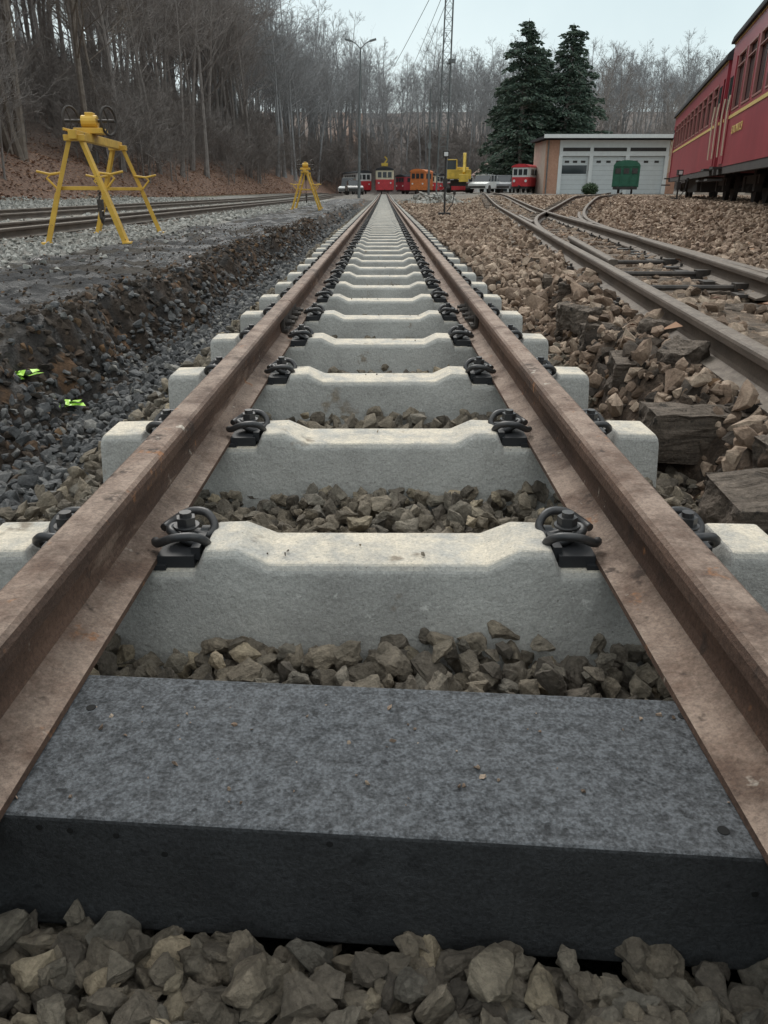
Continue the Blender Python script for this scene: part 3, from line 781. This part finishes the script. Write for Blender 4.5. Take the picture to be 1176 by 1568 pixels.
def house(name,x,y,w,d,h,rh,wall,roof):
    e=empty(name,(x,y,base(x,y))); mb=MB(); mb.box((0,0,h/2),(w,d,h),0)
    i=len(mb.v); mb.v+=[Vector(v) for v in((-w/2,-d/2,h),(w/2,-d/2,h),(0,-d/2,h+rh),(-w/2,d/2,h),(w/2,d/2,h),(0,d/2,h+rh))]; mb.f+=[[i,i+1,i+2],[i+3,i+5,i+4]]; mb.m+=[0,0]
    mb.obj('walls',[wall],e,fix=False)
    mb=MB(); o_=.35
    for s in(-1,1):
        n=Vector((s*rh,0,w/2)).normalized()*.12; A=Vector((0,-d/2-o_,h+rh+.02)); B=Vector((s*(w/2+o_),-d/2-o_,h+.02-o_*rh/(w/2))); D=Vector((0,d+2*o_,0))
        mb.loft([[A,B,B+n,A+n],[A+D,B+D,B+n+D,A+n+D]],0)
    mb.obj('roof',[roof],e)
    mb=MB(); mb.box((-w*.2,-d/2-.02,h*.5),(.9,.05,1.1),0); mb.box((w*.22,-d/2-.02,h*.42),(.9,.05,h*.8),0); mb.box((-w*.2,-d/2-.05,h*.5),(.05,.03,1.1),1); mb.obj('windows_and_door',[M['glass'],M['white']],e)
house('small_house',13.4,103,4.2,6,2.0,1.5,M['white'],M['tile'])
house('station_house',24.9,60,3.4,4,5.6,2.6,M['plaster'],M['blueroof'])
e=empty('green_wagon',(15.6,54,.36),-.3); mb=MB(); w=1.65
prof2=[(-w/2,.45),(-w/2,1.72)]+[(w/2*.98*math.cos(a),1.74+.30*math.sin(a)) for a in np.linspace(math.pi*.97,math.pi*.03,9)]+[(w/2,1.72),(w/2,.45)]
mb.loft([[(x,0,z) for x,z in prof2],[(x,3.6,z) for x,z in prof2]],0)
for x in(-.78,-.3,.3,.78): mb.box((x,-.02,1.1),(.06,.06,1.25),0)
mb.box((0,-.03,.55),(w,.05,.1),0); mb.box((0,-.03,1.7),(w,.05,.08),0); mb.obj('body',[M['green']],e)
mb=MB(); mb.box((0,1.8,.38),(1.5,3.9,.16),0)
for y in(.8,2.8):
    for x in(-.42,.42): mb.cyl((x-.05,y,.22),(x+.05,y,.22),.24,14)
for x in(-.45,.45): mb.cyl((x,-.3,.42),(x,0,.42),.08,10)
for x in(-.52,.0,.52): mb.box((x,-.02,1.4),(.34,.045,.32),0)
mb.obj('chassis_wheels_windows',[M['dark']],e)
def railcar(name,loc,rz,W,L,H,low,top,roofm):
    e=empty(name,loc,rz); mb=MB(); ch=.12
    def ring(y,ins,z0,z1): return [(-W/2+ins,y,z0),(W/2-ins,y,z0),(W/2-ins,y,z1),(-W/2+ins,y,z1)]
    mb.loft([ring(-.0,ch,.5,H*.55),ring(.25,0,.5,H*.55),ring(L-.25,0,.5,H*.55),ring(L,ch,.5,H*.55)],0)
    mb.loft([ring(.02,ch+.02,H*.55+.003,H*.88),ring(.27,.02,H*.55+.003,H*.88),ring(L-.27,.02,H*.55+.003,H*.88),ring(L-.02,ch+.02,H*.55+.003,H*.88)],1)
    s=[[(W/2*math.cos(a),y,H*.88+.004+.12*H*math.sin(a)) for a in np.linspace(0,math.pi,10)] for y in(-.05,L+.05)]; mb.loft(s,2)
    mb.obj('body',[low,top,roofm],e)
    mb=MB()
    for x in(-W*.27,W*.0,W*.27): mb.box((x,-.0,H*.72),(W*.2,.06,H*.2),0)
    n=max(1,int(L/1.3))
    for k in range(n):
        for s_ in(-1,1): mb.box((s_*(W/2-.01),.9+k*(L-1.6)/n,H*.72),(.06,.75,H*.2),0)
    for x in(-W*.32,W*.32): mb.cyl((x,-.05,H*.42),(x,.02,H*.42),.1,10,1)
    mb.obj('windows_and_lamps',[M['glass'],M['white']],e)
    mb=MB(); mb.box((0,L/2,.42),(W*.85,L*.96,.2),0)
    for y in(1.0,L-1.0):
        for x in(-.42,.42): mb.cyl((x-.05,y,.3),(x+.05,y,.3),.3,14)
    mb.cyl((0,-.3,.5),(0,0,.5),.08,8); mb.obj('underframe_and_wheels',[M['dark']],e)
zb=.2
railcar('railcar',(.1,103,zb),0,2.3,9,3.1,M['red2'],M['cream'],M['roof'])
railcar('railcar',(-2.6,110,zb),.25,2.1,9,2.9,M['red2'],M['white'],M['roof'])
railcar('diesel_locomotive',(4.15,103,zb),-.25,2.0,5,2.9,M['orange'],M['orange'],M['orange'])
railcar('railcar',(6.0,112,zb),-.5,2.1,8,2.6,M['red2'],M['cream'],M['roof'])
railcar('railcar',(2.2,116,zb),-.9,2.1,9,2.5,M['red'],M['red'],M['roof'])
railcar('railcar',(7.6,104,zb),-.7,2.0,6,2.4,M['red2'],M['white'],M['roof'])
railcar('small_locomotive',(10.9,67,.42),-.45,1.5,3.6,2.15,M['red2'],M['white'],M['red2'])
mb=MB(); mb.box((.1,104.5,3.6),(.8,1.2,.35),0); mb.beam((-.1,104,3.5),(.4,104,4.2),.15,.15,0); mb.beam((.4,104,4.2),(.1,104,4.5),.15,.15,0); mb.obj('roof_crane',[M['yel2']])
e=empty('yellow_excavator',(6.6,74,base(6.5,74)),-.12); e.scale=(.98,.98,.98); mb=MB()
mb.box((0,0,1.55),(2.2,3.0,.75),0); mb.box((-.1,1.0,2.0),(1.9,1.0,.35),0); mb.beam((.55,-1.2,1.6),(.55,-2.6,3.1),.28,.4,0); mb.beam((.55,-2.6,3.1),(.55,-3.6,1.6),.22,.3,0); mb.box((.55,-3.7,1.2),(.8,.5,.6),0)
mb.box((-.6,-.75,2.72),(.95,1.3,.08),0)
for x in(-1.03,-.17):
    for y in(-1.35,-.15): mb.box((x,y,2.3),(.08,.08,.8),0)
mb.obj('body_and_boom',[M['yel2']],e,bevel=.03)
mb=MB(); mb.box((-.6,-.75,2.3),(.82,1.16,.78),0); mb.obj('cab_glass',[M['glass']],e)
mb=MB()
for x in(-.9,.9):
    s=[[(x+d,-1.4*math.cos(a)*1.1,.42+.40*math.sin(a)) for a in np.linspace(0,2*math.pi,20)[:-1]] for d in(-.22,.22)]; mb.loft(s,0)
mb.box((0,0,.85),(1.4,1.8,.5),0); mb.obj('tracks',[M['dark']],e)
def car(loc,rz,mat,k=1):
    e=empty('parked_car',loc,rz); mb=MB()
    low=[(-2.05,.35),(-2.1,.75),(-1.2,.92),(1.4,.95),(2.0,.85),(2.05,.4)]
    cab=[(-1.25,.93),(-.6,1.42*k),(.9,1.45*k),(1.65,.95)]
    mb.loft([[(x,y,z) for x,z in low] for y in(-.85,.85)],0)
    mb.loft([[(x*.96,y,z) for x,z in cab] for y in(-.70,.70)],1)
    mb.box((.15,0,1.45*k+.01),(1.4,1.3,.04),0)
    for x in(-.6,.2,1.0): mb.box((x,-.71,1.18),(.07,.03,.5),0)
    for x in(-1.3,1.3):
        for y in(-.8,.8): mb.cyl((x,y-.1,.33),(x,y+.1,.33),.33,16,2)
    mb.box((-2.07,0,.5),(.06,1.5,.16),2); mb.obj('body',[mat,M['glass'],M['dark']],e,bevel=.03)
car((9.0,74,base(9,74)),1.1,M['white']); car((10.9,76,base(11,76)),1.3,plain('silver_paint',(.35,.36,.38),.35,.3)); car((-4.2,100,zb),1.4,M['white'],1.25); car((-3.3,92,zb),1.7,plain('grey_car_paint',(.2,.2,.2),.35,.3))
mb=MB()
for i in range(1500):
    v=Vector((random.gauss(0,1),random.gauss(0,1),random.gauss(0,1))).normalized()*random.uniform(.5,1); p=Vector((v.x*.6,v.y*.6,.35+v.z*.45)); d=Vector((random.gauss(0,1),random.gauss(0,1),random.gauss(0,1))).normalized(); w_=d.orthogonal().normalized()
    mb.quad(p-d*.08,p-w_*.04,p+d*.08,p+w_*.04)
mb.obj('evergreen_shrub',[M['bush']],loc=(14.6,59,base(14.6,59)),fix=False)
P=[];S=[]
for c in((2.6,40),(3.1,43),(2.2,48)):
    for i in range(120):
        x=c[0]+random.gauss(0,.7);y=c[1]+random.gauss(0,.7); P.append((x,y,max(0,.45-.5*math.hypot(x-c[0],y-c[1]))+random.uniform(0,.05))); S.append(random.uniform(.05,.14))
stones('rubble_pile',P,S,M['st_g'],T_lo)
# ---------------------------------------------------------------- light & sky
w=bpy.data.worlds.new("World"); scene.world=w; w.use_nodes=True; nt=w.node_tree; bg=nt.nodes['Background']
sky=N(nt,'ShaderNodeTexSky'); sky.sky_type='NISHITA'; sky.sun_disc=False; sky.sun_elevation=math.radians(42); sky.sun_rotation=math.radians(-12); sky.air_density=1.2; sky.dust_density=4
hs=N(nt,'ShaderNodeHueSaturation'); hs.inputs['Saturation'].default_value=.4; nt.links.new(sky.outputs[0],hs.inputs['Color'])
tc_=N(nt,'ShaderNodeTexCoord'); sx=N(nt,'ShaderNodeSeparateXYZ'); nt.links.new(tc_.outputs['Generated'],sx.inputs[0])
cl=nz(nt,tc_.outputs['Generated'],2.6,5,.55)
grad=ramp(nt,[(0,(6.6,7.4,7.5)),(.08,(6.0,7.1,7.3)),(.26,(4.6,5.9,6.3)),(.5,(7.6,8.3,8.4)),(1,(10.5,10.9,10.8))],sx.outputs[2])
cc=ramp(nt,[(.35,(.90,.92,.94)),(.65,(1.10,1.09,1.08))],cl)
grad=mix(nt,grad,cc,1,'MULTIPLY')
out=mix(nt,hs.outputs[0],grad,.84); nt.links.new(out,bg.inputs[0]); bg.inputs[1].default_value=.128
sl=bpy.data.lights.new('sun','SUN'); sl.energy=1.5; sl.angle=math.radians(20); sl.color=(1,.96,.90)
so=bpy.data.objects.new('sun',sl); COL.objects.link(so); az=math.radians(-12); el=math.radians(42)
d=Vector((math.sin(az)*math.cos(el),math.cos(az)*math.cos(el),math.sin(el))); so.rotation_euler=d.to_track_quat('Z','Y').to_euler()
# ---------------------------------------------------------------- camera
cam=bpy.data.cameras.new('camera'); co=bpy.data.objects.new('camera',cam); COL.objects.link(co)
cam.lens=27; cam.sensor_width=36; cam.clip_end=2000; cam.clip_start=.02
co.location=(.012,0,.548); co.rotation_euler=(math.radians(90-22.66),0,0)
scene.camera=co
scene.view_settings.view_transform='Standard'; scene.view_settings.look='None'; scene.view_settings.exposure=0
